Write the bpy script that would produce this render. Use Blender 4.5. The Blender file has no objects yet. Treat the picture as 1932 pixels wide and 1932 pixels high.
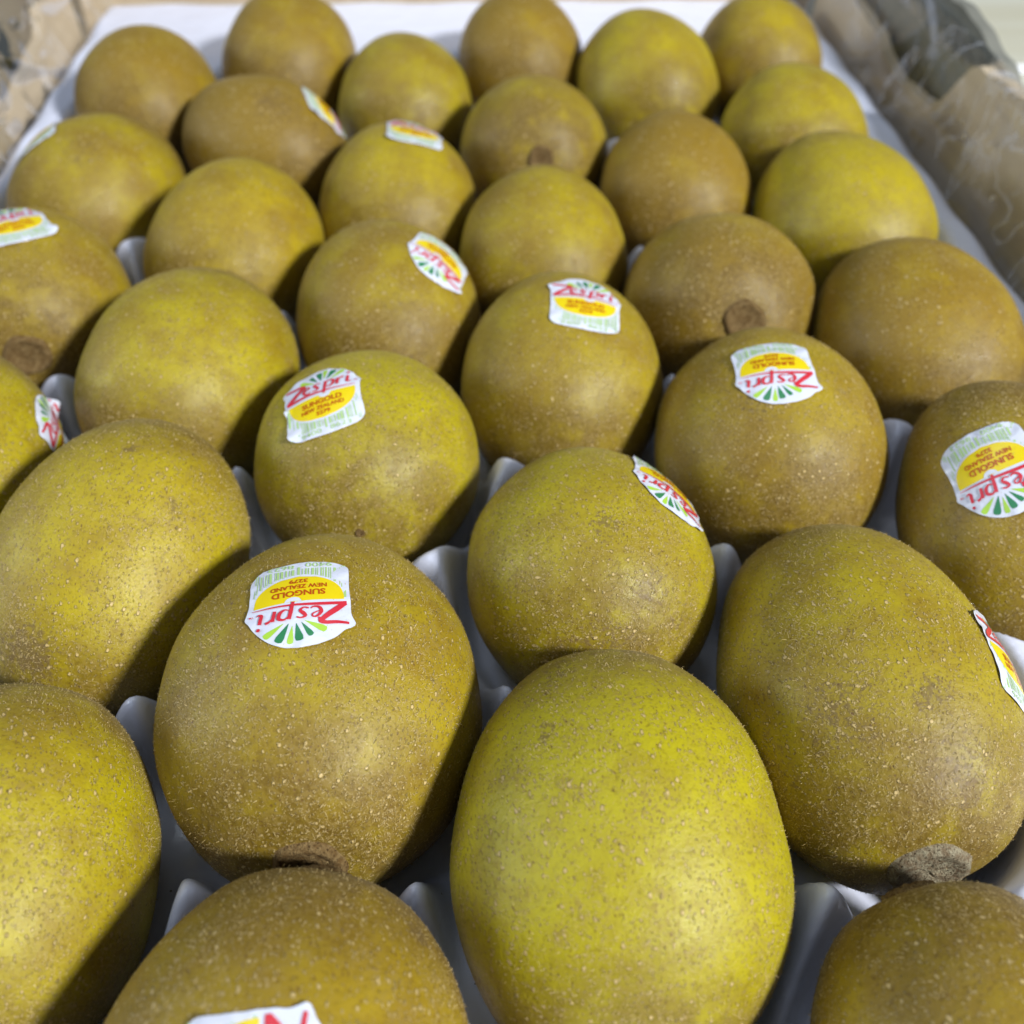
import bpy, math, random
import numpy as np
from mathutils import Matrix, Vector, Euler

random.seed(7)
rng = np.random.default_rng(11)
scene = bpy.context.scene
COL = scene.collection
Z0 = 0.040                      # height of the fruit centres above the counter

# ------------------------------------------------------------------ camera
cam_d = bpy.data.cameras.new('camera')
cam = bpy.data.objects.new('camera', cam_d)
COL.objects.link(cam)
RT = Vector((0.9983, -0.05715, 0.011))
DN = Vector((-0.03205, -0.69769, -0.71568))
FW = Vector((0.04858, 0.71411, -0.69834))
CAM = Vector((0, 0, 0.16488 + Z0))
m = Matrix((RT, -DN, -FW)).transposed().to_4x4()
m.translation = CAM
cam.matrix_world = m
cam_d.sensor_width = 36.0
cam_d.sensor_fit = 'HORIZONTAL'
cam_d.lens = 36.0 * 1934.0 / 1932.0
cam_d.clip_start = 0.005
cam_d.clip_end = 20.0
cam_d.dof.use_dof = True
cam_d.dof.focus_distance = 0.182
cam_d.dof.aperture_fstop = 36.0 / 2.4          # lens(mm) / aperture(mm)
scene.camera = cam

# ------------------------------------------------------------------ ambient light
world = bpy.data.worlds.new('World')
scene.world = world
world.use_nodes = True
bg = world.node_tree.nodes['Background']
bg.inputs['Color'].default_value = (0.72, 0.82, 1.0, 1)
bg.inputs['Strength'].default_value = 0.155


def area_lamp(name, loc, target, size, size_y, power, color, shape='RECTANGLE'):
    d = bpy.data.lights.new(name, 'AREA')
    d.shape = shape
    d.size = size
    if shape in ('RECTANGLE', 'ELLIPSE'):
        d.size_y = size_y
    d.energy = power
    d.color = color
    o = bpy.data.objects.new(name, d)
    COL.objects.link(o)
    o.location = loc
    o.rotation_euler = (Vector(target) - Vector(loc)).to_track_quat('-Z', 'Y').to_euler()
    return o


# shop lamp behind and to the right of the camera, and a ceiling tube further back
area_lamp('shop_lamp', (1.52, -1.16, 1.53), (0.0, 0.18, Z0), 0.32, 0.32, 100.0, (0.95, 0.965, 1.0), 'DISK')
area_lamp('ceiling_panel', (-0.75, 0.05, 1.45), (0.0, 0.25, Z0), 1.0, 1.0, 4.5, (0.66, 0.78, 1.0))
area_lamp('wall_fill_light', (-2.0, 0.35, 0.64), (0.15, 0.3, Z0 + 0.02), 0.8, 0.5, 17.0, (0.80, 0.88, 1.0))  # added fill from low left, brightens the right carton wall and tray rim
area_lamp('ceiling_tube', (-0.35, 0.95, 1.9), (0.0, 0.25, Z0), 1.3, 0.12, 4.0, (0.80, 0.90, 1.0))

scene.cycles.max_bounces = 6
scene.cycles.diffuse_bounces = 3
scene.cycles.glossy_bounces = 2
scene.cycles.transmission_bounces = 4
scene.cycles.transparent_max_bounces = 8
scene.cycles.caustics_reflective = False
scene.cycles.caustics_refractive = False

scene.view_settings.view_transform = 'Standard'
scene.view_settings.look = 'None'
scene.view_settings.exposure = 0.0
scene.view_settings.gamma = 1.0
scene.view_settings.use_curve_mapping = False


# ------------------------------------------------------------------ helpers
def link(name, me, mat=None, parent=None):
    o = bpy.data.objects.new(name, me)
    COL.objects.link(o)
    if parent is not None:
        o.parent = parent
    if mat is not None:
        me.materials.append(mat)
    return o


def tag(o, label, cat, group=None, kind=None):
    o['label'] = label
    o['category'] = cat
    if group:
        o['group'] = group
    if kind:
        o['kind'] = kind
    return o


def mesh(name, V, F, smooth=True):
    me = bpy.data.meshes.new(name)
    me.from_pydata([tuple(map(float, v)) for v in V], [], [tuple(map(int, f)) for f in F])
    if smooth:
        me.polygons.foreach_set('use_smooth', np.ones(len(me.polygons), dtype=bool))
    me.update()
    return me


def mesh_np(name, V, quads=None, tris=None, smooth=True):
    V = np.asarray(V, dtype=np.float32)
    me = bpy.data.meshes.new(name)
    loops, starts, n = [], [], 0
    if quads is not None and len(quads):
        q = np.asarray(quads, dtype=np.int32)
        loops.append(q.ravel()); starts.append(np.arange(len(q), dtype=np.int32) * 4); n = len(q) * 4
    if tris is not None and len(tris):
        t = np.asarray(tris, dtype=np.int32)
        loops.append(t.ravel()); starts.append(n + np.arange(len(t), dtype=np.int32) * 3)
    lp = np.concatenate(loops); st = np.concatenate(starts)
    me.vertices.add(len(V)); me.vertices.foreach_set('co', V.ravel())
    me.loops.add(len(lp)); me.loops.foreach_set('vertex_index', lp)
    me.polygons.add(len(st)); me.polygons.foreach_set('loop_start', st)
    if smooth:
        me.polygons.foreach_set('use_smooth', np.ones(len(st), dtype=bool))
    me.update(calc_edges=True)
    me.validate()
    return me


class N:
    """tiny node builder"""

    def __init__(self, name):
        self.m = bpy.data.materials.new(name)
        self.m.use_nodes = True
        self.t = self.m.node_tree
        self.bsdf = self.t.nodes['Principled BSDF']
        self.out = self.t.nodes['Material Output']

    def n(self, typ, **kw):
        x = self.t.nodes.new(typ)
        for k, v in kw.items():
            setattr(x, k, v)
        return x

    def put(self, sock, v):
        if hasattr(v, 'is_output'):
            self.t.links.new(v, sock)
        elif isinstance(v, (tuple, list)) and len(v) == 3 and sock.type == 'RGBA':
            sock.default_value = (*v, 1)
        else:
            sock.default_value = v

    def math(self, op, a, b=0.0, c=0.0, clamp=False):
        x = self.n('ShaderNodeMath', operation=op, use_clamp=clamp)
        for i, v in enumerate((a, b, c)):
            self.put(x.inputs[i], v)
        return x.outputs[0]

    def mix(self, f, a, b, blend='MIX'):
        x = self.n('ShaderNodeMix', data_type='RGBA', blend_type=blend)
        self.put(x.inputs['Factor'], f)
        self.put(x.inputs[6], a)
        self.put(x.inputs[7], b)
        return x.outputs[2]

    def noise(self, vec, scale, detail=2.0, rough=0.5, dist=0.0):
        x = self.n('ShaderNodeTexNoise')
        self.put(x.inputs['Vector'], vec)
        x.inputs['Scale'].default_value = scale
        x.inputs['Detail'].default_value = detail
        x.inputs['Roughness'].default_value = rough
        x.inputs['Distortion'].default_value = dist
        return x.outputs['Fac']

    def ramp(self, v, lo, hi, a=0.0, b=1.0):
        x = self.n('ShaderNodeMapRange', interpolation_type='SMOOTHSTEP')
        self.put(x.inputs['Value'], v)
        x.inputs['From Min'].default_value = lo
        x.inputs['From Max'].default_value = hi
        x.inputs['To Min'].default_value = a
        x.inputs['To Max'].default_value = b
        return x.outputs['Result']

    def voro(self, vec, scale, rand=1.0):
        x = self.n('ShaderNodeTexVoronoi', feature='F1')
        self.put(x.inputs['Vector'], vec)
        x.inputs['Scale'].default_value = scale
        x.inputs['Randomness'].default_value = rand
        s = self.n('ShaderNodeSeparateColor')
        self.t.links.new(x.outputs['Color'], s.inputs[0])
        return x.outputs['Distance'], s.outputs[0], s.outputs[1], s.outputs[2]

    def vec(self, scale=(1, 1, 1), add=None, coord='Object'):
        tc = self.n('ShaderNodeTexCoord')
        mp = self.n('ShaderNodeVectorMath', operation='MULTIPLY')
        self.t.links.new(tc.outputs[coord], mp.inputs[0])
        mp.inputs[1].default_value = scale
        o = mp.outputs[0]
        if add is not None:
            ad = self.n('ShaderNodeVectorMath', operation='ADD')
            self.t.links.new(o, ad.inputs[0])
            self.t.links.new(add, ad.inputs[1])
            o = ad.outputs[0]
        return o

    def bump(self, h, strength, dist, prev=None):
        b = self.n('ShaderNodeBump')
        b.inputs['Strength'].default_value = strength
        b.inputs['Distance'].default_value = dist
        self.put(b.inputs['Height'], h)
        if prev is not None:
            self.t.links.new(prev, b.inputs['Normal'])
        return b.outputs[0]

    def set(self, **kw):
        for k, v in kw.items():
            self.put(self.bsdf.inputs[k.replace('_', ' ')], v)


def plain(name, col, rough=0.5, spec=0.5, **kw):
    w = N(name)
    w.set(Base_Color=col, Roughness=rough, Specular_IOR_Level=spec, **kw)
    return w.m


# ------------------------------------------------------------------ materials
def make_skin():
    w = N('kiwifruit_skin')
    oi = w.n('ShaderNodeObjectInfo')
    sep = w.n('ShaderNodeSeparateColor')
    w.t.links.new(oi.outputs['Color'], sep.inputs[0])
    brown, green, speck = sep.outputs
    off = w.n('ShaderNodeVectorMath', operation='SCALE')
    off.inputs[0].default_value = (91.0, 57.0, 133.0)
    w.t.links.new(oi.outputs['Random'], off.inputs['Scale'])
    p = w.vec((1000, 1000, 1000), off.outputs[0])
    pl = w.vec((1000, 620, 1000), off.outputs[0])
    at = w.n('ShaderNodeAttribute', attribute_name='ax'); ax = at.outputs['Fac']
    sc = w.n('ShaderNodeAttribute', attribute_name='scuff'); scuff = sc.outputs['Fac']

    big = w.noise(p, 0.060, 4, 0.62)
    mid = w.noise(p, 0.17, 3, 0.62)
    pw = w.noise(p, 0.9, 4, 0.75)

    olive = w.mix(green, (0.415, 0.285, 0.002), (0.420, 0.362, 0.003))
    ochre = (0.205, 0.112, 0.008)
    k = w.math('ADD', w.ramp(big, 0.27, 0.75), w.math('MULTIPLY_ADD', brown, 1.6, -0.68), clamp=True)
    col = w.mix(w.math('MULTIPLY', k, 0.74), olive, ochre)
    # browner ends, stem end most
    ends = w.math('ADD', w.ramp(ax, 0.30, 0.95), w.ramp(ax, -0.40, -0.95, 0.0, 0.95), clamp=True)
    ends = w.math('MULTIPLY', ends, w.ramp(mid, 0.30, 0.60, 0.35, 1.0))
    col = w.mix(w.math('MULTIPLY', ends, 0.82), col, (0.130, 0.074, 0.008))
    # worn felt: tan powder in broken patches
    grain = w.ramp(pw, 0.46, 0.58)
    felt = w.math('MULTIPLY', w.math('MAXIMUM', w.ramp(mid, 0.42, 0.66), ends), grain)
    col = w.mix(w.math('MULTIPLY', felt, 0.68), col, (0.262, 0.176, 0.034))
    # fine dark mottle
    col = w.mix(w.ramp(pw, 0.28, 0.49, 0.60, 0.0), col, (0.115, 0.062, 0.006))
    # scuffs
    sm = w.math('MULTIPLY', w.ramp(w.math('MULTIPLY_ADD', scuff, 0.20, pw), 0.58, 0.70), w.math('MULTIPLY', scuff, 2.5, clamp=True))
    col = w.mix(w.math('MULTIPLY', sm, 0.62), col, (0.120, 0.072, 0.030))
    # lenticels: pale raised dots in two sizes, and darker pin pricks in other cells
    wob = w.n('ShaderNodeVectorMath', operation='MULTIPLY_ADD')
    w.t.links.new(pw, wob.inputs[0]); wob.inputs[1].default_value = (1.3, -1.1, 1.2); w.t.links.new(pl, wob.inputs[2])
    pl = wob.outputs[0]
    d, r, g, b = w.voro(pl, 0.80)
    r1 = w.math('MULTIPLY_ADD', g, 0.19, 0.12)
    dot1 = w.math('MULTIPLY', w.math('SUBTRACT', r1, d), 11.0, clamp=True)
    dot1 = w.math('MULTIPLY', dot1, w.math('GREATER_THAN', w.math('MULTIPLY_ADD', mid, 1.6, w.math('ADD', r, w.math('MULTIPLY', speck, 0.6))), 1.22))
    d, r, g, b = w.voro(pl, 1.75)
    r2 = w.math('MULTIPLY_ADD', g, 0.22, 0.18)
    dot2 = w.math('MULTIPLY', w.math('SUBTRACT', r2, d), 8.0, clamp=True)
    pin = w.math('MULTIPLY', dot2, w.math('LESS_THAN', r, 0.24))
    dot2 = w.math('MULTIPLY', dot2, w.math('GREATER_THAN', w.math('MULTIPLY_ADD', mid, 1.6, w.math('ADD', r, w.math('MULTIPLY', speck, 0.45))), 1.42))
    pale = w.math('MAXIMUM', dot1, w.math('MULTIPLY', dot2, 0.8))
    col = w.mix(w.math('MULTIPLY', pale, 0.92), col, (0.60, 0.44, 0.175))
    col = w.mix(w.math('MULTIPLY', pin, 0.75), col, (0.115, 0.052, 0.012))

    h = w.math('MULTIPLY_ADD', pale, 1.0, w.math('MULTIPLY', pw, 0.7))
    nb = w.bump(h, 1.0, 0.00032)
    rough = w.math('MULTIPLY_ADD', felt, 0.12, w.math('MULTIPLY_ADD', brown, 0.12, w.ramp(mid, 0.3, 0.7, 0.42, 0.50)))
    w.set(Base_Color=col, Roughness=rough, Specular_IOR_Level=0.42, Normal=nb,
          Coat_Weight=w.ramp(mid, 0.45, 0.65, 0.16, 0.03), Coat_Roughness=0.11, Coat_Normal=nb, Sheen_Weight=0.05, Sheen_Roughness=0.4, Sheen_Tint=(0.92, 0.80, 0.62))
    return w.m


def make_cork(name, a, b, c):
    w = N(name)
    p = w.vec((1000, 1000, 1000))
    col = w.mix(w.ramp(w.noise(p, 0.8, 5, 0.7), 0.35, 0.65), a, b)
    col = w.mix(w.ramp(w.noise(p, 2.6, 3, 0.6), 0.54, 0.66), col, c)
    nb = w.bump(w.noise(p, 1.6, 4, 0.75), 1.0, 0.0010)
    w.set(Base_Color=col, Roughness=0.85, Specular_IOR_Level=0.2, Normal=nb)
    return w.m


def make_tray():
    w = N('white_tray_plastic')
    p = w.vec((1000, 1000, 1000))
    nb = w.bump(w.noise(p, 0.09, 3, 0.5), 0.35, 0.002)
    d, r, g, b = w.voro(p, 0.22)
    dirt = w.math('MULTIPLY', w.math('LESS_THAN', d, w.math('MULTIPLY_ADD', g, 0.05, 0.015)), w.math('GREATER_THAN', r, 0.55))
    col = w.mix(w.math('MULTIPLY', dirt, 0.7), (0.79, 0.82, 0.95), (0.16, 0.13, 0.09))
    w.set(Base_Color=col, Roughness=0.24, Specular_IOR_Level=0.5, Normal=nb)
    return w.m


def make_cardboard(name, a, b):
    w = N(name)
    p = w.vec((1000, 1000, 1000))
    ps = w.vec((1000, 60, 1000))
    col = w.mix(w.ramp(w.noise(p, 0.03, 4, 0.6), 0.3, 0.7), a, b)
    col = w.mix(w.ramp(w.noise(ps, 0.25, 2, 0.5), 0.35, 0.65, 0.0, 0.25), col, (a[0] * .75, a[1] * .72, a[2] * .68))
    d, r, g, bb = w.voro(p, 0.5)
    col = w.mix(w.math('MULTIPLY', w.math('LESS_THAN', d, 0.14), w.math('MULTIPLY', r, 0.35)), col, (a[0] * .5, a[1] * .45, a[2] * .4))
    nb = w.bump(w.noise(ps, 0.12, 2, 0.5), 0.5, 0.001)
    w.set(Base_Color=col, Roughness=0.72, Specular_IOR_Level=0.25, Normal=nb)
    return w.m


def make_film():
    w = N('clear_plastic_film')
    p = w.vec((330, 1000, 330))
    wav = w.noise(p, 0.045, 3, 0.55, 1.0)
    nb = w.bump(w.noise(w.vec((350, 1000, 350)), 0.05, 2, 0.5, 0.8), 0.30, 0.005)
    tr = w.n('ShaderNodeBsdfTransparent'); tr.inputs[0].default_value = (0.96, 0.97, 0.98, 1)
    gl = w.n('ShaderNodeBsdfGlossy'); gl.inputs['Roughness'].default_value = 0.06
    gl.inputs['Color'].default_value = (1, 1, 1, 1)
    df = w.n('ShaderNodeBsdfDiffuse'); df.inputs['Color'].default_value = (0.80, 0.82, 0.88, 1)
    fr = w.n('ShaderNodeLayerWeight'); fr.inputs['Blend'].default_value = 0.30
    for x in (gl, df, fr):
        w.t.links.new(nb, x.inputs['Normal'])
    m1 = w.n('ShaderNodeMixShader')
    w.t.links.new(w.math('MULTIPLY_ADD', fr.outputs['Fresnel'], 0.32, 0.03, clamp=True), m1.inputs[0])
    w.t.links.new(tr.outputs[0], m1.inputs[1]); w.t.links.new(gl.outputs[0], m1.inputs[2])
    m2 = w.n('ShaderNodeMixShader')
    w.t.links.new(w.ramp(w.math('ABSOLUTE', w.math('SUBTRACT', wav, 0.5)), 0.0, 0.020, 0.22, 0.0), m2.inputs[0])
    w.t.links.new(m1.outputs[0], m2.inputs[1]); w.t.links.new(df.outputs[0], m2.inputs[2])
    w.t.links.new(m2.outputs[0], w.out.inputs['Surface'])
    return w.m


def make_sticker_base():
    w = N('sticker_white_film')
    p = w.vec((1000, 1000, 1000))
    nb = w.bump(w.noise(p, 0.35, 3, 0.6), 0.30, 0.0006)
    w.set(Base_Color=(0.68, 0.71, 0.80), Roughness=0.22, Specular_IOR_Level=0.5, Normal=nb)
    return w.m


def make_counter():
    w = N('cream_counter')
    p = w.vec((1000, 1000, 1000))
    ps = w.vec((60, 1000, 1000))
    col = w.mix(w.ramp(w.noise(ps, 0.02, 4, 0.6), 0.3, 0.7), (0.62, 0.59, 0.43), (0.70, 0.69, 0.56))
    w.set(Base_Color=col, Roughness=0.35, Normal=w.bump(w.noise(ps, 0.03, 3, 0.5), 0.25, 0.002))
    return w.m


SKIN = make_skin()
CORK = make_cork('stem_cork', (0.165, 0.092, 0.028), (0.29, 0.195, 0.078), (0.08, 0.042, 0.014))
CORK_GREY = make_cork('stem_cork_grey', (0.22, 0.155, 0.085), (0.42, 0.37, 0.24), (0.075, 0.048, 0.022))
FUZZ = plain('fuzz_hair', (0.54, 0.405, 0.175), 0.5, 0.4)
TRAY = make_tray()
CARD = make_cardboard('brown_cardboard', (0.60, 0.48, 0.32), (0.66, 0.54, 0.37))
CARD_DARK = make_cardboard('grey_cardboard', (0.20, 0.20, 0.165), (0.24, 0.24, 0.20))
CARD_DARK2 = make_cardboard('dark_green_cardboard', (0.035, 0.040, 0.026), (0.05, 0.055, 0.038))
FILM = make_film()
ST_WHITE = make_sticker_base()
ST_RED = plain('print_red', (0.62, 0.028, 0.045), 0.28)
ST_YELLOW = plain('print_yellow', (0.80, 0.62, 0.004), 0.28)
ST_BROWN = plain('print_brown_red', (0.50, 0.075, 0.004), 0.28)
ST_DKGREEN = plain('print_dark_green', (0.022, 0.20, 0.070), 0.28)
ST_LTGREEN = plain('print_light_green', (0.38, 0.62, 0.05), 0.28)
ST_PALE = plain('print_pale_green', (0.42, 0.62, 0.22), 0.28)
COUNTER = make_counter()
WHITE_TRIM = plain('white_trim', (0.85, 0.86, 0.88), 0.3)

# ------------------------------------------------------------------ setting: counter
me = mesh('counter', [(-1.5, -0.9, 0), (1.5, -0.9, 0), (1.5, 2.2, 0), (-1.5, 2.2, 0)], [(0, 1, 2, 3)])
counter = link('counter', me, COUNTER)
counter['kind'] = 'structure'
counter['label'] = 'pale cream counter top beyond the carton'


def box_part(name, mat, parent, x0, x1, y0, y1, z0, z1, bev=0.0012):
    V = [(x, y, z) for x in (x0, x1) for y in (y0, y1) for z in (z0, z1)]
    F = [(0, 1, 3, 2), (4, 6, 7, 5), (0, 4, 5, 1), (2, 3, 7, 6), (0, 2, 6, 4), (1, 5, 7, 3)]
    o = link(name, mesh(name, V, F, False), mat, parent)
    b = o.modifiers.new('bevel', 'BEVEL')
    b.width = bev
    b.segments = 2
    return o


# ------------------------------------------------------------------ cardboard carton
XL, XR, YB, YF = -0.170, 0.1755, 0.516, -0.045
TOPZ = Z0 + 0.034
carton = bpy.data.objects.new('cardboard_box', None)
COL.objects.link(carton)
tag(carton, 'open brown cardboard carton around the white fruit tray', 'box')
box_part('base_panel', CARD, carton, XL - .004, XR + .004, YF - .004, YB + .004, 0.0005, 0.004)


def wall_profile(name, x, thick, y0, y1, tops, mat, parent, lean=0.0):
    """upright panel along Y with a shaped top edge: tops = [(y, z), ...]"""
    ys, zs = [], []
    P = sorted(tops)
    for i in range(len(P) - 1):
        n = max(2, int((P[i + 1][0] - P[i][0]) / 0.004))
        for k in range(n):
            t = k / n
            s = t * t * (3 - 2 * t)
            ys.append(P[i][0] + (P[i + 1][0] - P[i][0]) * t)
            zs.append(P[i][1] + (P[i + 1][1] - P[i][1]) * s)
    ys.append(P[-1][0]); zs.append(P[-1][1])
    V, F = [], []
    for y, z in zip(ys, zs):
        dz = 0.0006 * math.sin(y * 90) + 0.0004 * math.sin(y * 311)
        wob = 0.0012 * math.sin(y * 23 + x * 40)
        for sx, zz in ((0, 0.004), (0, z + dz), (thick, z + dz), (thick, 0.004)):
            V.append((x + sx + wob + lean * max(0, zz - 0.03), y, zz))
    for i in range(len(ys) - 1):
        a, b = i * 4, i * 4 + 4
        for k in range(3):
            F.append((a + k, a + k + 1, b + k + 1, b + k))
        F.append((a + 3, a, b, b + 3))
    F.append((0, 3, 2, 1)); e = (len(ys) - 1) * 4
    F.append((e, e + 1, e + 2, e + 3))
    o = link(name, mesh(name, V, F, False), mat, parent)
    return o


wall_profile('side_panel', XR, 0.0045, YF, YB,
             [(YF, TOPZ), (0.322, TOPZ), (0.345, TOPZ - .002), (0.368, Z0 + .0085), (0.40, Z0 + .0075), (0.44, Z0 + .013), (0.47, Z0 + .016), (0.49, TOPZ - .003), (YB, TOPZ)],
             CARD, carton, 0.10)
wall_profile('side_panel', XL - .0045, 0.0045, YF, YB,
             [(YF, TOPZ), (0.375, TOPZ), (0.388, TOPZ - .002), (0.402, Z0 - .003), (0.43, Z0 - .001), (0.465, Z0 + .003), (0.49, TOPZ - .003), (YB, TOPZ)],
             CARD, carton, -0.10)
box_part('end_panel', CARD, carton, XL + .0005, XR - .0005, YB, YB + .0045, 0.0045, TOPZ + .002)
box_part('end_panel', CARD, carton, XL + .0005, XR - .0005, YF - .0045, YF, 0.0045, TOPZ)

# neighbouring cartons seen through the hand holes
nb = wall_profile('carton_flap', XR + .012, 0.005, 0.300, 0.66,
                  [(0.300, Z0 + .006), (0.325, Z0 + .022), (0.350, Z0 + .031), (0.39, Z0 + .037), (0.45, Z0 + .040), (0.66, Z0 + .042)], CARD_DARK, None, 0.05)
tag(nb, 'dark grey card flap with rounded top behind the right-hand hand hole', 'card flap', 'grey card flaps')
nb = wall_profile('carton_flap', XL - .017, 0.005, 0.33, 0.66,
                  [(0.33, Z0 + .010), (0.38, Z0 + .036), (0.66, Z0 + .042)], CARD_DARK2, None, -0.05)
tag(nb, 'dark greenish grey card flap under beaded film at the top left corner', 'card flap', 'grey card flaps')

# white price rail lying on the counter
rail = bpy.data.objects.new('shelf_rail', None)
COL.objects.link(rail)
rail.location = (0.37, 0.520, 0.0)
tag(rail, 'thin white strip lying across the cream counter at the upper right', 'strip')
box_part('rail_base', WHITE_TRIM, rail, -0.085, 0.40, -.001, .0018, 0.0004, 0.002, 0.0004)
box_part('rail_lip', WHITE_TRIM, rail, -0.085, 0.40, .0022, .0030, 0.0004, 0.004, 0.0006)

# ------------------------------------------------------------------ fruit table: x, y, z, radius (mm), length/width, yaw, tilt, stem faces camera
FR = {
    'A1': (-61.2, 415.8, 8, 25.9, 1.219, 6, 8, 0), 'A2': (29.0, 417.9, 8, 25.0, 1.218, 0, 7, 0), 'A3': (123.3, 412.6, 8, 24.5, 1.214, 0, 6, 0),
    'B1': (-111.1, 387.5, 5, 25.9, 1.219, 0, 8, 0), 'B2': (-16.3, 385.8, 3, 25.4, 1.219, 0, 7, 0), 'B3': (75.6, 392.2, 7, 26.4, 1.222, -10, 10, 0),
    'C1': (-64.6, 348.8, 4, 24.6, 1.250, -50, 5, 0), 'C2': (29.4, 347.4, 2, 25.8, 1.220, 0, -22, 1), 'C3': (121.8, 350.0, 4, 25.2, 1.214, 0, 3, 0),
    'D1': (-115.8, 322.3, 0, 25.8, 1.212, 25, 9, 0), 'D2': (-17.4, 311.9, 0, 25.8, 1.219, 0, 7, 0), 'D3': (74.0, 316.0, 2, 24.6, 1.216, 0, 7, 0),
    'E1': (-66.1, 286.5, 0, 26.2, 1.218, 12, 8, 0), 'E2': (27.3, 280.3, 0, 25.4, 1.218, 0, 7, 0), 'E3': (123.6, 291.0, 3, 26.8, 1.230, -10, 13, 0),
    'F1': (-120.2, 259.0, 0, 26.7, 1.223, -14, -9, 1), 'F2': (-19.0, 248.7, 0, 25.9, 1.219, -5, 7, 0), 'F3': (75.6, 252.3, 0, 26.4, 1.220, 0, -25, 1),
    'G1': (-69.7, 221.1, 0, 27.3, 1.225, 12, 8, 0), 'G2': (27.3, 217.7, 0, 25.7, 1.218, 0, 7, 0), 'G3': (126.3, 229.6, 0, 27.1, 1.226, -6, 8, 0),
    'H1': (-122.4, 188.2, 0, 26.3, 1.223, 0, 10, 0), 'H2': (-22.2, 187.9, 0, 26.1, 1.185, 0, -12, 0), 'H3': (75.9, 189.0, 0, 27.2, 1.199, 3, -4, 0),
    'I1': (-73.8, 155.0, 0, 25.9, 1.320, 18, 24, 1), 'I2': (27.1, 148.4, 0, 26.0, 1.178, -4, -10, 0), 'I3': (124.9, 158.0, 0, 24.7, 1.390, -5, 30, 1),
    'J1': (-27.8, 116.9, 0, 29.7, 1.195, -1, -5, 1), 'J2': (76.0, 114.8, 0, 27.2, 1.410, -1, -3, 1),
    'K1': (-79.4, 86.0, 0, 25.6, 1.234, 0, 12, 0), 'K2': (24.6, 83.8, 0, 28.8, 1.232, 2, 9, 0),
    'L1': (-29.2, 44.6, 0, 28.6, 1.231, 8, 8, 0), 'L2': (74.6, 40.4, 0, 25.8, 1.224, -8, 10, 0),
}
# colour habit of each fruit: brown, green, speckle
HUE = {
    'A1': (0.66, .25, .12), 'A2': (0.74, .15, .12), 'A3': (.50, .35, .12), 'B1': (0.7, .20, .12), 'B2': (.42, .70, .12), 'B3': (.30, .55, .12),
    'C1': (0.92, .20, .12), 'C2': (.50, .50, .12), 'C3': (.34, .60, .12), 'D1': (.55, .60, .12), 'D2': (.45, .45, .12), 'D3': (0.76, .15, .12),
    'E1': (.40, .25, .12), 'E2': (.50, .55, .12), 'E3': (0.12, .55, .12), 'F1': (.52, .35, .4), 'F2': (.60, .50, .4), 'F3': (0.76, .25, .4),
    'G1': (.36, .70, .4), 'G2': (.46, .50, .12), 'G3': (0.66, .10, .12), 'H1': (.34, .70, .6), 'H2': (0.14, .75, .5), 'H3': (.56, .30, .5),
    'I1': (0.34, 0.55, 0.45), 'I2': (.30, .75, .5), 'I3': (.62, .35, .4), 'J1': (0.52, .45, .6), 'J2': (0.44, 0.6, 0.6), 'K1': (.38, .75, .5),
    'K2': (0.12, 0.95, 0.3), 'L1': (0.74, .20, .7), 'L2': (0.68, .30, .8),
}
LABEL = {
    'A1': 'ochre kiwifruit in the back row nearest the left corner, cropped by the photo top',
    'A2': 'tall brown-gold kiwifruit in the middle of the back row against the white tray wall',
    'A3': 'kiwifruit in the back right corner of the tray',
    'B1': 'brown-gold kiwifruit in the back left corner beside the white tray rim',
    'B2': 'dull olive kiwifruit behind the one with a flat upright sticker, second row from back',
    'B3': 'smooth greenish kiwifruit in the second row from back, between middle and right corner',
    'C1': 'dark brown sideways kiwifruit with a sticker on its right shoulder, towards the back',
    'C2': 'olive kiwifruit with pinkish stem scar just showing, third row from back, middle',
    'C3': 'yellow-green kiwifruit along the right rim directly in front of the back corner one',
    'D1': 'kiwifruit by the left rim with a reddish sticker just peeping over its back edge',
    'D2': 'kiwifruit left of centre with an upright sticker lying flat across its top back',
    'D3': 'plain tan-brown kiwifruit right of centre, behind the one with the round stem scar',
    'E1': 'plain golden kiwifruit without a sticker, left of the one with an upside-down shoulder sticker',
    'E2': 'plain olive kiwifruit directly behind the upright centre-sticker one',
    'E3': 'bright yellow smooth kiwifruit against the right tray rim',
    'F1': 'kiwifruit at the left photo edge with sticker on top and stem scar in front',
    'F2': 'speckled kiwifruit with an upside-down sticker sliding down its right shoulder',
    'F3': 'greenish-brown kiwifruit with a round corky stem scar facing the camera',
    'G1': 'plain yellow-green kiwifruit behind the large one at the left edge',
    'G2': 'kiwifruit in the centre with an upright sticker near its top',
    'G3': 'plain orange-brown kiwifruit at the right edge beside the tray rim',
    'H1': 'kiwifruit cut off by the left photo edge with a crumpled sticker on its right side',
    'H2': 'bright yellow-green kiwifruit with an upright sticker on its upper left shoulder',
    'H3': 'brown-gold kiwifruit with an upside-down sticker on top, right of centre',
    'I1': 'large speckled kiwifruit at the left edge with a brown bruise low on its front',
    'I2': 'kiwifruit with grey scuff marks and a curling sticker on its right edge',
    'I3': 'kiwifruit cut by the right photo edge with a large tilted upside-down sticker',
    'J1': 'large kiwifruit with a big upside-down sticker on top and corky stem in front',
    'J2': 'speckled brown-green kiwifruit with grey stem scar and a sticker folding over its right',
    'K1': 'kiwifruit at the lower left photo edge without a visible sticker',
    'K2': 'biggest smooth yellow-green kiwifruit in the front with wet-looking glints',
    'L1': 'nearest brown kiwifruit at the bottom edge with a sticker corner just showing',
    'L2': 'brown speckled kiwifruit in the bottom right corner',
}
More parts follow.
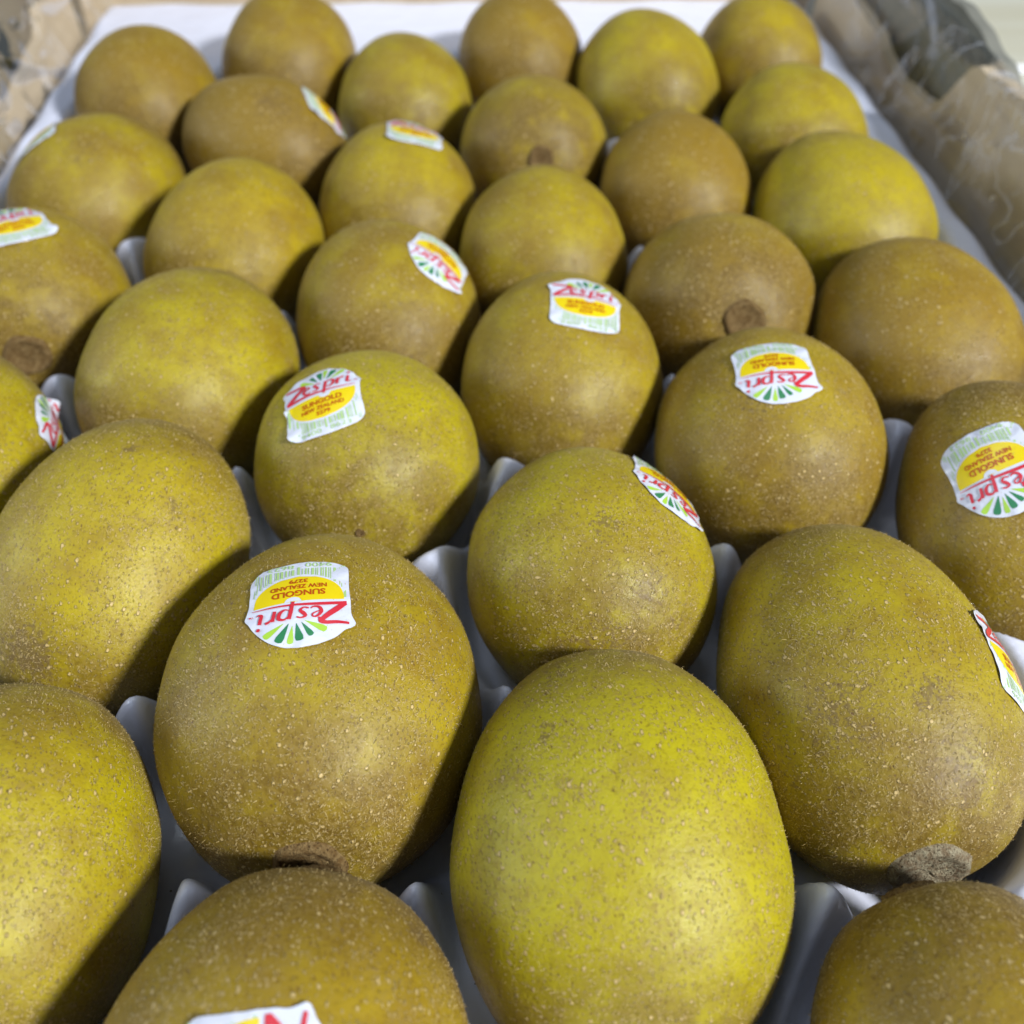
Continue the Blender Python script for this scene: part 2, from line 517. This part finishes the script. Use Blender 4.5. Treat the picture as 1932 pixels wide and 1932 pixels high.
# stickers: direction from the fruit centre and the reading direction of the print, in the fruit's own axes
STICK = {
    'J1': ((-0.037, -0.015, 0.999), (-0.995, -0.085, -0.038)), 'H2': ((-0.29, -0.444, 0.848), (0.937, 0.063, 0.344)),
    'G2': ((0.2, 0.106, 0.974), (0.974, -0.126, -0.19)), 'H3': ((-0.141, -0.21, 0.967), (-0.99, 0.009, -0.143)),
    'I3': ((-0.517, 0.345, 0.784), (-0.836, -0.225, -0.501)), 'I2': ((0.66, 0.09, 0.745), (-0.70, 0.29, 0.63)),
    'J2': ((0.765, -0.271, 0.584), (0.616, 0.045, -0.786)), 'L1': ((0.049, 0.043, 0.998), (0.132, -0.991, 0.022)),
    'F2': ((0.589, -0.039, 0.807), (-0.725, 0.424, 0.542)), 'D2': ((0.25, 0.321, 0.914), (0.966, -0.05, -0.253)),
    'C1': ((0.55, -0.618, 0.562), (-0.541, -0.839, -0.062)), 'D1': ((-0.58, -0.06, 0.81), (0.60, 0.62, 0.50)),
    'F1': ((0.065, -0.17, 0.983), (0.902, 0.425, 0.03)), 'H1': ((0.93, 0.36, 0.05), (-0.10, 0.956, -0.26)),
}
STICK_WORDS = {
    'J1': 'glossy white fruit sticker upside down', 'I2': 'white fruit sticker with a lifted curling corner',
    'J2': 'white fruit sticker creased over the right side', 'H2': 'upright white fruit sticker with its lower left corner lifting',
    'H1': 'crumpled white fruit sticker seen edge on',
}
# scuffs and bruises on the skin: fruit, direction, radius mm, strength
MARKS = [
    ('I2', (0.024, -0.514, 0.857), 4.0, 0.9), ('I2', (0.239, -0.828, 0.508), 4.5, 0.8), ('I2', (0.403, -0.882, 0.246), 3, 0.6), ('I2', (-0.097, -0.981, 0.167), 9, 0.6),
    ('J2', (-0.44, -0.621, 0.649), 9, 0.6), ('J2', (-0.682, -0.729, 0.057), 10, 0.6), ('J2', (0.018, -0.629, 0.777), 4, 0.9), ('J2', (0.1, -0.85, 0.5), 9, 0.6),
    ('I1', (-0.021, -0.782, 0.622), 6, 1.2), ('I1', (0.622, 0.396, 0.675), 1.8, 1.0), ('I1', (0.129, 0.687, 0.715), 1.2, 1.6),
    ('H3', (-0.308, -0.496, 0.812), 6, 0.7), ('H3', (0.173, -0.869, 0.464), 7, 0.4), ('F2', (0.071, -0.95, 0.304), 6, 0.8), ('F2', (0.138, -0.605, 0.784), 7, 0.4),
    ('C1', (-0.143, -0.444, 0.884), 9, 0.9), ('D1', (0.288, -0.29, 0.913), 8, 0.6), ('L1', (0.539, 0.778, 0.323), 2.6, 1.4),
    ('K2', (-0.306, 0.793, 0.527), 5, 0.6), ('K2', (-0.426, 0.401, 0.811), 3, 0.7), ('K2', (-0.619, 0.748, 0.238), 6, 0.4), ('B2', (0.68, -0.093, 0.727), 4, 0.5),
    ('J1', (-0.522, -0.852, 0.039), 8, 0.4), ('G2', (-0.517, -0.855, 0.041), 8, 0.5), ('I3', (-0.567, -0.725, 0.39), 8, 0.4), ('L1', (0.242, 0.948, 0.207), 7, 0.4),
]
NAMES = list(FR)


def rot_of(n):
    f = FR[n]
    return Euler((math.radians(f[6]), 0, -math.radians(f[5])), 'XYZ').to_matrix()


# ------------------------------------------------------------------ white pocket tray (thermoformed sheet)
def build_tray():
    x0, x1, y0, y1 = -0.1560, 0.1675, -0.030, 0.507
    st = 0.0010
    xs = np.arange(x0, x1 + st / 2, st)
    ys = np.arange(y0, y1 + st / 2, st)
    X, Y = np.meshgrid(xs, ys)
    q = np.full(X.shape, 9.0)
    env = np.full(X.shape, 9.0)
    for n in NAMES:
        fx, fy, fz, r, asp, yaw, tilt, _ = FR[n]
        R = np.array(rot_of(n))
        a = r * 1.035e-3; L = r * asp * 1.03e-3
        A = R @ np.diag([1 / a ** 2, 1 / L ** 2, 1 / a ** 2]) @ R.T
        dx, dy = X - fx / 1000, Y - fy / 1000
        # quadratic in z
        aa = A[2, 2]
        bb = 2 * (A[0, 2] * dx + A[1, 2] * dy)
        cc = A[0, 0] * dx ** 2 + 2 * A[0, 1] * dx * dy + A[1, 1] * dy ** 2 - 1
        D = bb * bb - 4 * aa * cc
        zb = np.where(D > 0, (-bb - np.sqrt(np.maximum(D, 0))) / (2 * aa), 9.0)
        env = np.minimum(env, np.where(D > 0, fz / 1000 + zb - 0.0004, 9.0))
        q = np.minimum(q, np.sqrt(np.maximum(cc + 1, 0)))
    s = np.clip((q - 0.99) / 0.15, 0, 1)
    zr = -0.019 + 0.0222 * s * s * (3 - 2 * s)
    zr = np.maximum(zr, -0.026)
    # outer wall and rim
    inset = np.minimum(np.minimum(X - x0, x1 - X), np.minimum(Y - y0, y1 - Y))
    lipw = 0.0058
    wallw = np.where(Y > 0.44, 0.020, 0.012)
    t = np.clip((inset - lipw) / wallw, 0, 1)
    wall = 0.0036 - 0.030 * t ** 1.35
    z = np.maximum(zr, wall)
    z = np.minimum(z, env)
    # rolled lip
    lip = inset < lipw
    u = inset / lipw
    lipz = 0.0036 - 0.0075 * np.clip(1 - u * 1.5, 0, 1) ** 2 + 0.0006 * np.sin(Y * 160) + 0.0005 * np.sin(X * 140)
    z = np.where(lip, np.minimum(lipz, env + 0.002), z)
    # soften
    for _ in range(12):
        zp = np.pad(z, 1, mode='edge')
        z2 = (zp[:-2, 1:-1] + zp[2:, 1:-1] + zp[1:-1, :-2] + zp[1:-1, 2:] + 4 * z) / 8
        z = np.minimum(z2, env + 0.0003)
    V = np.stack([X, Y, z + Z0], -1).reshape(-1, 3)
    ny, nx = X.shape
    idx = np.arange(nx * ny).reshape(ny, nx)
    Q = np.stack([idx[:-1, :-1], idx[:-1, 1:], idx[1:, 1:], idx[1:, :-1]], -1).reshape(-1, 4)
    o = link('fruit_tray', mesh_np('fruit_tray', V, Q), TRAY)
    md = o.modifiers.new('sheet', 'SOLIDIFY')
    md.thickness = 0.0005
    md.offset = -1
    tag(o, 'white moulded plastic pocket tray holding all the kiwifruit', 'tray')


build_tray()


# ------------------------------------------------------------------ clear film liner along the carton walls
def film(name, xin, xout, zin, side, y0, y1, label, droplets):
    nu, nv = 46, 210
    V, F = [], []
    for j in range(nv):
        y = y0 + (y1 - y0) * j / (nv - 1)
        for i in range(nu):
            t = i / (nu - 1)
            # path: rim -> up the wall -> over the top edge and down outside
            if t < 0.72:
                s = t / 0.72
                x = xin + (xout - xin) * (s ** 0.8) * 0.86
                z = zin + (TOPZ + 0.004 - zin) * s ** 1.25
            else:
                s = (t - 0.72) / 0.28
                x = xout + side * (0.012 * s + 0.0015 * math.sin(s * 3.1)) - side * (1 - s) * 0.14 * abs(xout - xin)
                z = TOPZ + 0.004 + 0.003 * math.sin(s * math.pi) - 0.016 * s * s
            wr = (math.sin(y * 62 + 5 * t + 1.6 * math.sin(y * 31)) * 0.0012 + math.sin(y * 140 - 8 * t + 2 * math.sin(t * 4 + y * 22)) * 0.0006
                  + max(0, math.sin(y * 88 + t * 12 + 1.3 * math.sin(y * 47))) ** 6 * 0.0016)
            edge = min(1, t * 6)
            V.append((x - side * abs(wr) * edge * 0.9, y + 0.002 * math.sin(t * 17 + y * 60), z + wr * edge * 0.8))
    for j in range(nv - 1):
        for i in range(nu - 1):
            a = j * nu + i
            F.append((a, a + 1, a + nu + 1, a + nu))
    o = link(name, mesh(name, V, F), FILM)
    tag(o, label, 'plastic film', 'clear liner film on the carton sides')
    for (ti, tj, r) in droplets:
        i = int(ti * (nu - 1)); j = int(tj * (nv - 1))
        c = Vector(V[j * nu + i])
        P, Q = [], []
        a, b = 12, 7
        for k in range(b):
            ph = math.pi * 0.5 * k / (b - 1)
            for l in range(a):
                th = 2 * math.pi * l / a
                P.append((-side * r * math.sin(ph) * 0.75, r * math.cos(ph) * math.cos(th) * 1.1, r * math.cos(ph) * math.sin(th)))
        for k in range(b - 1):
            for l in range(a):
                Q.append((k * a + l, k * a + (l + 1) % a, (k + 1) * a + (l + 1) % a, (k + 1) * a + l))
        d = link('water_droplet', mesh('water_droplet', P, Q), WATER, o)
        d.location = c + Vector((-side * 0.0006, 0, 0.0003))
        d.rotation_euler = (random.uniform(-.2, .2), side * 0.5, 0)


wn = N('water_droplet')
wn.set(Base_Color=(1, 1, 1), Roughness=0.02, IOR=1.33, Transmission_Weight=1.0)
WATER = wn.m
film('plastic_film', 0.1645, XR, Z0 + .001, 1, 0.02, 0.515, 'clear wrinkled plastic film lining the right wall of the carton',
     [(.42, .60, .0011), (.45, .615, .0008), (.40, .585, .0006), (.30, .54, .0010)])
film('plastic_film', -0.153, XL, Z0 + .001, -1, 0.02, 0.515, 'clear wrinkled plastic film with water beads lining the left carton wall',
     [(.50, .86, .0012), (.54, .875, .0010), (.58, .865, .0011), (.47, .885, .0009), (.62, .88, .0010), (.52, .895, .0012), (.56, .90, .0009), (.60, .905, .0010),
      (.46, .835, .0008), (.49, .845, .0009), (.50, .80, .0019), (.40, .73, .0010), (.42, .74, .0009), (.44, .70, .0012), (.38, .69, .0008)])


# ------------------------------------------------------------------ kiwifruit
class Body:
    def __init__(self, n):
        fx, fy, fz, r, asp, yaw, tilt, near = FR[n]
        self.a = r / 1000; self.L = r * asp * 1.015 / 1000
        self.s = -1 if near else 1            # sign of the stem end along local Y
        g = np.random.default_rng(sum(map(ord, n)) * 13)
        self.ph = g.uniform(0, 6.28, 8)
        self.egg = g.uniform(0.015, 0.055)
        self.p = g.uniform(2.02, 2.12)
        self.oval = g.uniform(-0.015, 0.02)

    def rho(self, d):
        d = np.asarray(d, float)
        x, y, z = d[..., 0], d[..., 1], d[..., 2]
        rr = np.sqrt(x * x + z * z)
        a = self.a * (1.0 - self.egg * y)
        r = ((rr / a) ** self.p + (np.abs(y) / self.L) ** self.p) ** (-1 / self.p)
        ph = self.ph
        lump = (0.006 * np.sin(3.1 * x + 2.0 * y + ph[0]) + 0.006 * np.sin(2.7 * z - 2.2 * y + ph[1])
                + 0.004 * np.sin(5.3 * x + 4.1 * z + ph[2]) + 0.003 * np.sin(7.0 * y + 5 * z + ph[3]))
        th = np.arctan2(np.abs(x) + 1e-9, np.abs(z) + 1e-9)
        r = r * (1 + lump * 1.5 + self.oval * (x * x - z * z))
        ang = np.arccos(np.clip(y * self.s, -1, 1))
        r = r * (1 - 0.035 * np.exp(-(ang / 0.20) ** 2) + 0.010 * np.exp(-((ang - 0.42) / 0.16) ** 2))
        return r

    def pt(self, d, off=0.0):
        d = np.asarray(d, float)
        d = d / np.linalg.norm(d, axis=-1, keepdims=True)
        p = d * self.rho(d)[..., None]
        if np.any(off):
            n = self.nor(p)
            p = p + n * (np.asarray(off)[..., None] if np.ndim(off) else off)
        return p

    def nor(self, p):
        n = p / np.array([self.a ** 2, self.L ** 2, self.a ** 2])
        return n / np.linalg.norm(n, axis=-1, keepdims=True)


def skin_mesh(n, B, nu, nv):
    th = np.linspace(0, math.pi, nv + 1)[1:-1]
    ph = np.linspace(0, 2 * math.pi, nu, endpoint=False)
    T, Pp = np.meshgrid(th, ph, indexing='ij')
    D = np.stack([np.sin(T) * np.cos(Pp), -np.cos(T), np.sin(T) * np.sin(Pp)], -1).reshape(-1, 3)
    D = np.vstack([D, [[0, -1, 0], [0, 1, 0]]])
    V = B.pt(D)
    k = nv - 1
    idx = np.arange(k * nu).reshape(k, nu)
    nx = np.roll(idx, -1, axis=1)
    Q = np.stack([idx[:-1], nx[:-1], nx[1:], idx[1:]], -1).reshape(-1, 4)[:, ::-1]
    T1 = np.stack([np.full(nu, k * nu), idx[0], nx[0]], -1)
    T2 = np.stack([np.full(nu, k * nu + 1), nx[-1], idx[-1]], -1)
    me = mesh_np('kiwifruit_skin', V, Q, np.vstack([T1[:, ::1], T2]))
    a = me.attributes.new('ax', 'FLOAT', 'POINT')
    a.data.foreach_set('value', (V[:, 1] / B.L * B.s).astype(np.float32))
    sc = np.zeros(len(V))
    for (m, d, r, s) in MARKS:
        if m == n:
            c = B.pt(np.array(d))
            sc = np.maximum(sc, s * np.exp(-(np.linalg.norm(V - c, axis=1) / (r / 1000)) ** 2))
    a = me.attributes.new('scuff', 'FLOAT', 'POINT')
    a.data.foreach_set('value', sc.astype(np.float32))
    return me


def cap_mesh(name, B, sign, R, high, g, nr=11, nt=34):
    """corky scar laid on one end of the fruit"""
    V = [B.pt(np.array([0, sign, 0.0]), high * 0.35)]
    F = []
    for i in range(1, nr + 1):
        t = i / nr
        for j in range(nt):
            th = 2 * math.pi * j / nt
            rad = R * t * (1 + 0.05 * math.sin(2 * th + g) + 0.03 * math.sin(5 * th + 2 * g))
            d = np.array([rad * math.cos(th), sign * B.L, rad * math.sin(th)])
            edge = max(0.0, (t - 0.74) / 0.26)
            h = high * (0.30 + 0.9 * math.exp(-((t - 0.70) / 0.17) ** 2)) * (1 - edge) - 0.0005 * edge
            h += random.uniform(-1, 1) * high * (0.22 if t < 0.8 else 0.06)
            V.append(B.pt(d, h))
    for j in range(nt):
        F.append((0, 1 + j, 1 + (j + 1) % nt))
    for i in range(nr - 1):
        for j in range(nt):
            a = 1 + i * nt + j; b = 1 + i * nt + (j + 1) % nt
            F.append((a, a + nt, b + nt, b))
    return mesh(name, V, F)


def fuzz_mesh(B, count, g, scale=1.0):
    d = g.normal(size=(count * 4, 3))
    d /= np.linalg.norm(d, axis=1, keepdims=True)
    f = (np.sin(d[:, 0] * 6 + B.ph[4]) + np.sin(d[:, 1] * 7 + B.ph[5] + d[:, 2] * 3) + np.sin(d[:, 2] * 8 + B.ph[6] + 4 * d[:, 0])
         + 0.7 * np.sin(d[:, 0] * 17 + d[:, 1] * 13) + 0.6 * np.sin(d[:, 2] * 23 - d[:, 1] * 15))
    w = np.clip(0.24 + 0.20 * f + 0.50 * np.abs(d[:, 1]) ** 3, 0.05, 1)
    d = d[g.uniform(size=len(d)) < w][:count]
    P = B.pt(d)
    Nn = B.nor(P)
    t = np.cross(Nn, g.normal(size=P.shape) + np.array([0, 0, 0]))
    t /= np.linalg.norm(t, axis=1, keepdims=True)
    wv = np.cross(Nn, t)
    k = len(P)
    ln = g.gamma(4.0, 0.125, k)[:, None] * 1e-3 * scale
    ln = np.clip(ln, 0.0002, 0.0019)
    al = np.abs(g.normal(0.30, 0.28, k))[:, None]
    wd = g.uniform(0.020, 0.042, k)[:, None] * 1e-3 * scale
    curl = g.normal(0, 0.35, k)[:, None]
    base = P - Nn * 2e-5
    mid = P + ln * 0.55 * (np.cos(al) * t + np.sin(al) * Nn) + wv * ln * curl * 0.2 + Nn * 3e-5
    tip = P + ln * (np.cos(al) * t + np.sin(al * 0.7) * Nn) + wv * ln * curl + Nn * 3e-5
    V = np.stack([base - wv * wd, base + wv * wd, mid - wv * wd, mid + wv * wd, tip], 1).reshape(-1, 3)
    o = np.arange(k)[:, None] * 5
    Q = o + np.array([[0, 1, 3, 2]])
    T = o + np.array([[2, 3, 4]])
    return mesh_np('fuzz', V, Q, T, False)


# ---- sticker artwork, drawn in units of 1/100 of the sticker width; v = 0 is the swash under the name
def catmull(P, n=8):
    P = [np.array(p, float) for p in P]
    P = [2 * P[0] - P[1]] + P + [2 * P[-1] - P[-2]]
    out = []
    for i in range(1, len(P) - 2):
        for k in range(n):
            t = k / n
            a, b, c, d = P[i - 1:i + 3]
            out.append(0.5 * ((2 * b) + (c - a) * t + (2 * a - 5 * b + 4 * c - d) * t * t + (3 * b - a - 3 * c + d) * t ** 3))
    out.append(P[-2])
    return np.array(out)


OUTLINE = catmull([(-38, -59), (-20, -62.5), (0, -64), (20, -63), (38, -59), (45.5, -52), (47, -42), (46.5, -24), (47.5, -8), (48.6, 1), (50.2, 7), (46, 14),
                   (42, 22), (33, 34), (22, 43), (8, 48.5), (-6, 49), (-20, 46), (-33, 40), (-41, 33.5), (-48.5, 30), (-51, 26), (-49.6, 21), (-47.6, 14), (-47.8, 2), (-47, -18),
                   (-47, -42), (-45.5, -52), (-38, -59)], 6)[:-1]


def region(outline, step=2.2):
    """fill a closed outline with quads, strip by strip in v (one interval per strip)"""
    O = np.asarray(outline)
    vmin, vmax = O[:, 1].min(), O[:, 1].max()
    nvv = max(2, int((vmax - vmin) / step))
    vs = np.linspace(vmin + 0.02, vmax - 0.02, nvv + 1)
    rows = []
    for v in vs:
        xs = []
        for a, b in zip(O, np.roll(O, -1, axis=0)):
            if (a[1] <= v) != (b[1] <= v):
                xs.append(a[0] + (b[0] - a[0]) * (v - a[1]) / (b[1] - a[1]))
        rows.append((min(xs), max(xs)))
    w = max(r[1] - r[0] for r in rows)
    nuu = max(2, int(w / step))
    V, F = [], []
    for v, (l, r) in zip(vs, rows):
        for i in range(nuu + 1):
            V.append((l + (r - l) * i / nuu, v))
    for j in range(nvv):
        for i in range(nuu):
            a = j * (nuu + 1) + i
            F.append((a, a + 1, a + nuu + 2, a + nuu + 1))
    return np.array(V), F


def stroke(pts, widths, n=7):
    """variable width stroke along a smooth path"""
    C = catmull(pts, n)
    widths = [q * 1.12 for q in widths]
    W = np.interp(np.linspace(0, 1, len(C)), np.linspace(0, 1, len(widths)), widths)
    T = np.gradient(C, axis=0)
    T /= np.linalg.norm(T, axis=1, keepdims=True) + 1e-9
    Nn = np.stack([-T[:, 1], T[:, 0]], 1)
    L, R = C + Nn * W[:, None] / 2, C - Nn * W[:, None] / 2
    V = np.stack([L, R], 1).reshape(-1, 2)
    F = [(2 * i, 2 * i + 1, 2 * i + 3, 2 * i + 2) for i in range(len(C) - 1)]
    return V, F


def disc(c, r, n=14):
    V = [c] + [(c[0] + r * math.cos(2 * math.pi * i / n), c[1] + r * math.sin(2 * math.pi * i / n)) for i in range(n)]
    return np.array(V), [(0, 1 + i, 1 + (i + 1) % n) for i in range(n)]


def text2d(s, size, width, cx, cy, bold=0.0):
    cu = bpy.data.curves.new('t', 'FONT')
    cu.body = s
    cu.size = 1.0
    cu.offset = bold
    cu.resolution_u = 3
    cu.align_x = 'CENTER'
    ob = bpy.data.objects.new('t', cu)
    COL.objects.link(ob)
    dg = bpy.context.evaluated_depsgraph_get()
    me_ = ob.evaluated_get(dg).to_mesh()
    V = np.array([v.co[:2] for v in me_.vertices])
    F = [tuple(p.vertices) for p in me_.polygons]
    ob.evaluated_get(dg).to_mesh_clear()
    bpy.data.objects.remove(ob)
    bpy.data.curves.remove(cu)
    lo, hi = V.min(0), V.max(0)
    V = (V - (lo + hi) / 2) / (hi - lo) * np.array([width, size]) + np.array([cx, cy])
    return V, F


def leaf(tip, end, w):
    """teardrop: thin at the tip, round at the far end"""
    tip = np.array(tip, float); end = np.array(end, float)
    return stroke([tip, tip * .6 + end * .4, tip * .25 + end * .75, tip * .06 + end * .94, end], [0.3, w * .55, w * .95, w * .9, w * .25], 5)


def sun_outline():
    P = []
    for i in range(41):
        t = math.pi * i / 40
        P.append((42 * math.cos(math.pi - t), -4 - 36.5 * math.sin(t) ** 0.80))
    return np.array(P)


ART = {}
ART['brand_lettering'] = (ST_RED, [
    stroke([(-45, 26.2), (-34, 25.0), (-25, 24.6), (-20.6, 22.8), (-21.2, 18.6)], [2.6, 3.4, 3.6, 4.6, 6.2]),      # Z top
    stroke([(-21.4, 20.6), (-27, 15.4), (-35, 8.8), (-43, 1.6)], [4.0, 4.8, 5.4, 4.2]),                               # Z diagonal
    stroke([(-44, 1.2), (-20, 2.0), (5, 0.6), (25, -0.4), (43, -1.0)], [3.4, 3.4, 2.2, 1.4, 0.5]),                # swash
    stroke([(-22.4, 10.3), (-18, 11.2), (-12.8, 14.2), (-13.6, 17.4), (-17.6, 16.4), (-20.8, 11.5), (-19.0, 6.3), (-14.2, 5.4), (-11.2, 7.4)],
           [0.8, 1.1, 1.4, 1.3, 2.2, 3.0, 2.6, 1.6, 0.7]),                                                        # e
    stroke([(1.5, 16.0), (-2.5, 17.4), (-6.5, 15.6), (-4.5, 12.0), (-1.8, 8.6), (-5, 5.4), (-9.5, 6.6)], [1.6, 1.5, 2.4, 3.6, 2.6, 1.5, 1.7]),  # s
    stroke([(8.6, 17.5), (6.8, 9), (4.6, -3.6)], [3.2, 3.4, 2.6]),                                                # p stem
    stroke([(8.0, 13.2), (12.5, 17.2), (17.6, 15.4), (17.0, 9.6), (12.5, 5.8), (8.0, 7.0)], [0.8, 1.8, 3.2, 3.4, 1.8, 0.7]),   # p bowl
    stroke([(23.5, 17.2), (22.6, 11.5), (21.4, 5.2)], [3.0, 3.2, 2.8]),                                           # r stem
    stroke([(23.3, 12.6), (26.5, 16.4), (30.2, 17.6)], [0.8, 2.0, 2.8]),                                          # r arm
    stroke([(35.6, 17.0), (34.6, 11.0), (33.8, 7.2), (36.0, 5.4), (38.6, 6.8)], [3.0, 3.2, 3.0, 1.8, 0.6]),       # i
    disc((36.8, 22.8), 1.9),
    text2d('TM', 2.2, 4.4, 43.5, 6.0, 0.01),
])
ART['sun_emblem'] = (ST_YELLOW, [region(sun_outline(), 2.2)])
ART['sun_notch'] = (ST_WHITE, [stroke([(-3, -3.4), (0.5, -6.4), (5, -7.4), (9.5, -6.2), (13, -3.4)], [0.4, 4.0, 5.0, 4.0, 0.4])])
ART['sun_lettering'] = (ST_BROWN, [
    text2d('SUNGOLD', 8.0, 50, 0, -15.0, 0.03),
    text2d('NEW ZEALAND', 6.0, 53, 0, -24.4, 0.028),
    text2d('3279', 5.8, 17.5, 0, -32.6, 0.028),
])
ART['dark_leaf_emblem'] = (ST_DKGREEN, [leaf((-2.5, 22), (-11.5, 37.5), 5.2), leaf((2.2, 22.5), (-0.6, 42.0), 7.0), leaf((9.0, 22), (19.5, 41), 7.4)])
ART['light_leaf_emblem'] = (ST_LTGREEN, [leaf((-5.5, 20.5), (-24.5, 32.5), 6.6), leaf((5.8, 25), (8.6, 44.0), 5.4), leaf((13.5, 21), (31.5, 33.5), 6.2)])


def barcode():
    g = np.random.default_rng(3)
    out = []
    x = -44.0
    while x < 44:
        w = g.choice([0.8, 0.8, 1.5, 2.4])
        s = max(0.0, 1 - (x / 43) ** 2)
        top = -4 - 36.5 * s ** 0.40 - 2.5
        long_ = abs(x) > 39 or abs(x) < 1.5
        bot = -55.5 if long_ else -52.0
        if top - bot > 2.5:
            out.append((np.array([(x, bot), (x + w, bot), (x + w, top), (x, top)]), [(0, 1, 2, 3)]))
        x += w + g.choice([0.9, 1.4, 2.2, 3.0])
    out.append(text2d('9400', 6.0, 25, -19, -56.6, 0.0))
    out.append(text2d('8623', 6.0, 25, 17, -56.8, 0.0))
    return out


ART['barcode'] = (ST_PALE, barcode())
LAYER = {'sun_emblem': 1, 'barcode': 1, 'sun_notch': 2, 'sun_lettering': 3, 'brand_lettering': 4, 'dark_leaf_emblem': 1, 'light_leaf_emblem': 1}
SW = 0.0186 / 100.0            # metres per artwork unit
BASE_V, BASE_F = region(OUTLINE, 2.0)

LIFT = {  # (u, v, reach, height mm): corners that have come unstuck
    'I2': [(50, -52, 20, 1.0), (-51, 26, 12, .5)], 'J2': [(-51, 27, 14, .8), (-47, 8, 9, .4)], 'H2': [(-50, -50, 22, 1.5), (-48, -8, 10, .9)],
    'G2': [(48, -55, 16, .7), (-51, 26, 9, .4)], 'H1': [(45, 10, 22, 2.2), (48, -50, 22, 1.8), (-48, -52, 18, 1.0)], 'F2': [(-53, 26, 14, .8)], 'D2': [(-48, -52, 24, 1.2)],
    'H3': [(-51, 26, 10, .5), (50, -50, 16, .6)], 'F1': [(48, -50, 22, 1.4)], 'C1': [(46, -52, 20, .9)], 'L1': [(-51, 26, 9, .5), (-49, 6, 9, .4)], 'D1': [(50, 8, 18, 1.0)],
    'J1': [(-53, 27, 9, .35)], 'I3': [],
}


def sticker_point(B, n, u, v, off):
    d0, r0 = STICK[n]
    d0 = np.array(d0); d0 = d0 / np.linalg.norm(d0)
    p0 = B.pt(d0)
    nn = B.nor(p0)
    e1 = np.array(r0); e1 = e1 - nn * (e1 @ nn); e1 /= np.linalg.norm(e1)
    e2 = np.cross(nn, e1)
    u = np.asarray(u, float); v = np.asarray(v, float) + 8.0       # centre of the sticker
    x = u * SW; y = v * SW
    Rc = 0.0285
    r = np.hypot(x, y) + 1e-12
    a = r / Rc
    q = p0 - nn * Rc
    P = q + Rc * (np.cos(a)[:, None] * nn + (np.sin(a) / r)[:, None] * (x[:, None] * e1 + y[:, None] * e2))
    S = B.pt(P)
    lift = np.zeros(len(u))
    for (lu, lv, rr, hh) in LIFT.get(n, []):
        k = np.clip(1 - np.hypot(u - lu, v - 8 - lv) / rr, 0, 1)
        lift += hh * 1e-3 * k ** 1.6
    # fine edge puckers
    e = np.clip((np.hypot(u / 52, (v - 0) / 56) - 0.72) / 0.3, 0, 1)
    ph = B.ph[0]
    lift += e * 1.6e-4 * (1 + np.sin(np.arctan2(v, u) * 17 + ph)) * 0.5 + e * 1.0e-4 * (1 + np.sin(np.arctan2(v, u) * 9 + 2 * ph))
    return S + B.nor(S) * (off + lift)[:, None]


def build_sticker(n, B, parent):
    V = sticker_point(B, n, BASE_V[:, 0], BASE_V[:, 1], np.full(len(BASE_V), 0.00016))
    st = link('sticker', mesh('sticker', V, BASE_F), ST_WHITE, parent)
    st['label'] = STICK_WORDS.get(n, 'small white printed fruit sticker with red, yellow and green')
    far = FR[n][1] > 330
    for part, (mat, shapes) in ART.items():
        VV, FF, o = [], [], 0
        for i, (v2, f2) in enumerate(shapes):
            off = 0.00016 + 0.00004 * LAYER[part] + 0.000004 * i
            VV.append(sticker_point(B, n, v2[:, 0], v2[:, 1], np.full(len(v2), off)))
            FF += [tuple(k + o for k in f) for f in f2]
            o += len(v2)
        link(part, mesh(part, np.vstack(VV), FF), mat, st)
    return st


FUZZ_N = {'J1': 11000, 'J2': 11000, 'K2': 7000, 'I1': 9000, 'I2': 9000, 'K1': 8000, 'L1': 9000, 'L2': 8000, 'H3': 7000, 'H2': 5000, 'I3': 8000, 'H1': 4000,
          'G2': 5000, 'G1': 4000, 'G3': 3500, 'F1': 3500, 'F2': 4000, 'F3': 4000}

for n in NAMES:
    fx, fy, fz, r, asp, yaw, tilt, near = FR[n]
    B = Body(n)
    root = bpy.data.objects.new('kiwifruit', None)
    root.empty_display_size = 0.01
    COL.objects.link(root)
    root.location = (fx / 1000, fy / 1000, Z0 + fz / 1000)
    root.rotation_euler = (math.radians(tilt), 0, -math.radians(yaw))
    tag(root, LABEL[n], 'kiwifruit', 'gold kiwifruit packed in the tray')
    close = fy < 240
    sk = link('skin', skin_mesh(n, B, 112 if close else 72, 88 if close else 56), SKIN, root)
    sk.color = (*HUE[n], 1)
    g = np.random.default_rng(sum(map(ord, n)) * 7 + 1)
    big = {'J2': 8.6, 'J1': 7.8, 'F3': 6.8, 'F1': 6.8, 'C2': 5.2}.get(n, 6.0) / 1000
    link('stem_scar', cap_mesh('stem_scar', B, B.s, big, 0.0012 if n == 'J2' else 0.0010, g.uniform(0, 6)), CORK_GREY if n == 'J2' else CORK, root)
    link('blossom_end', cap_mesh('blossom_end', B, -B.s, 0.0013, 0.0003, g.uniform(0, 6), 6, 16), CORK, root)
    if n in FUZZ_N:
        fz_ = link('fuzz', fuzz_mesh(B, int(FUZZ_N[n] * 2.3), g), FUZZ, root)
        fz_['kind'] = 'stuff'
    if n in STICK:
        build_sticker(n, B, root)
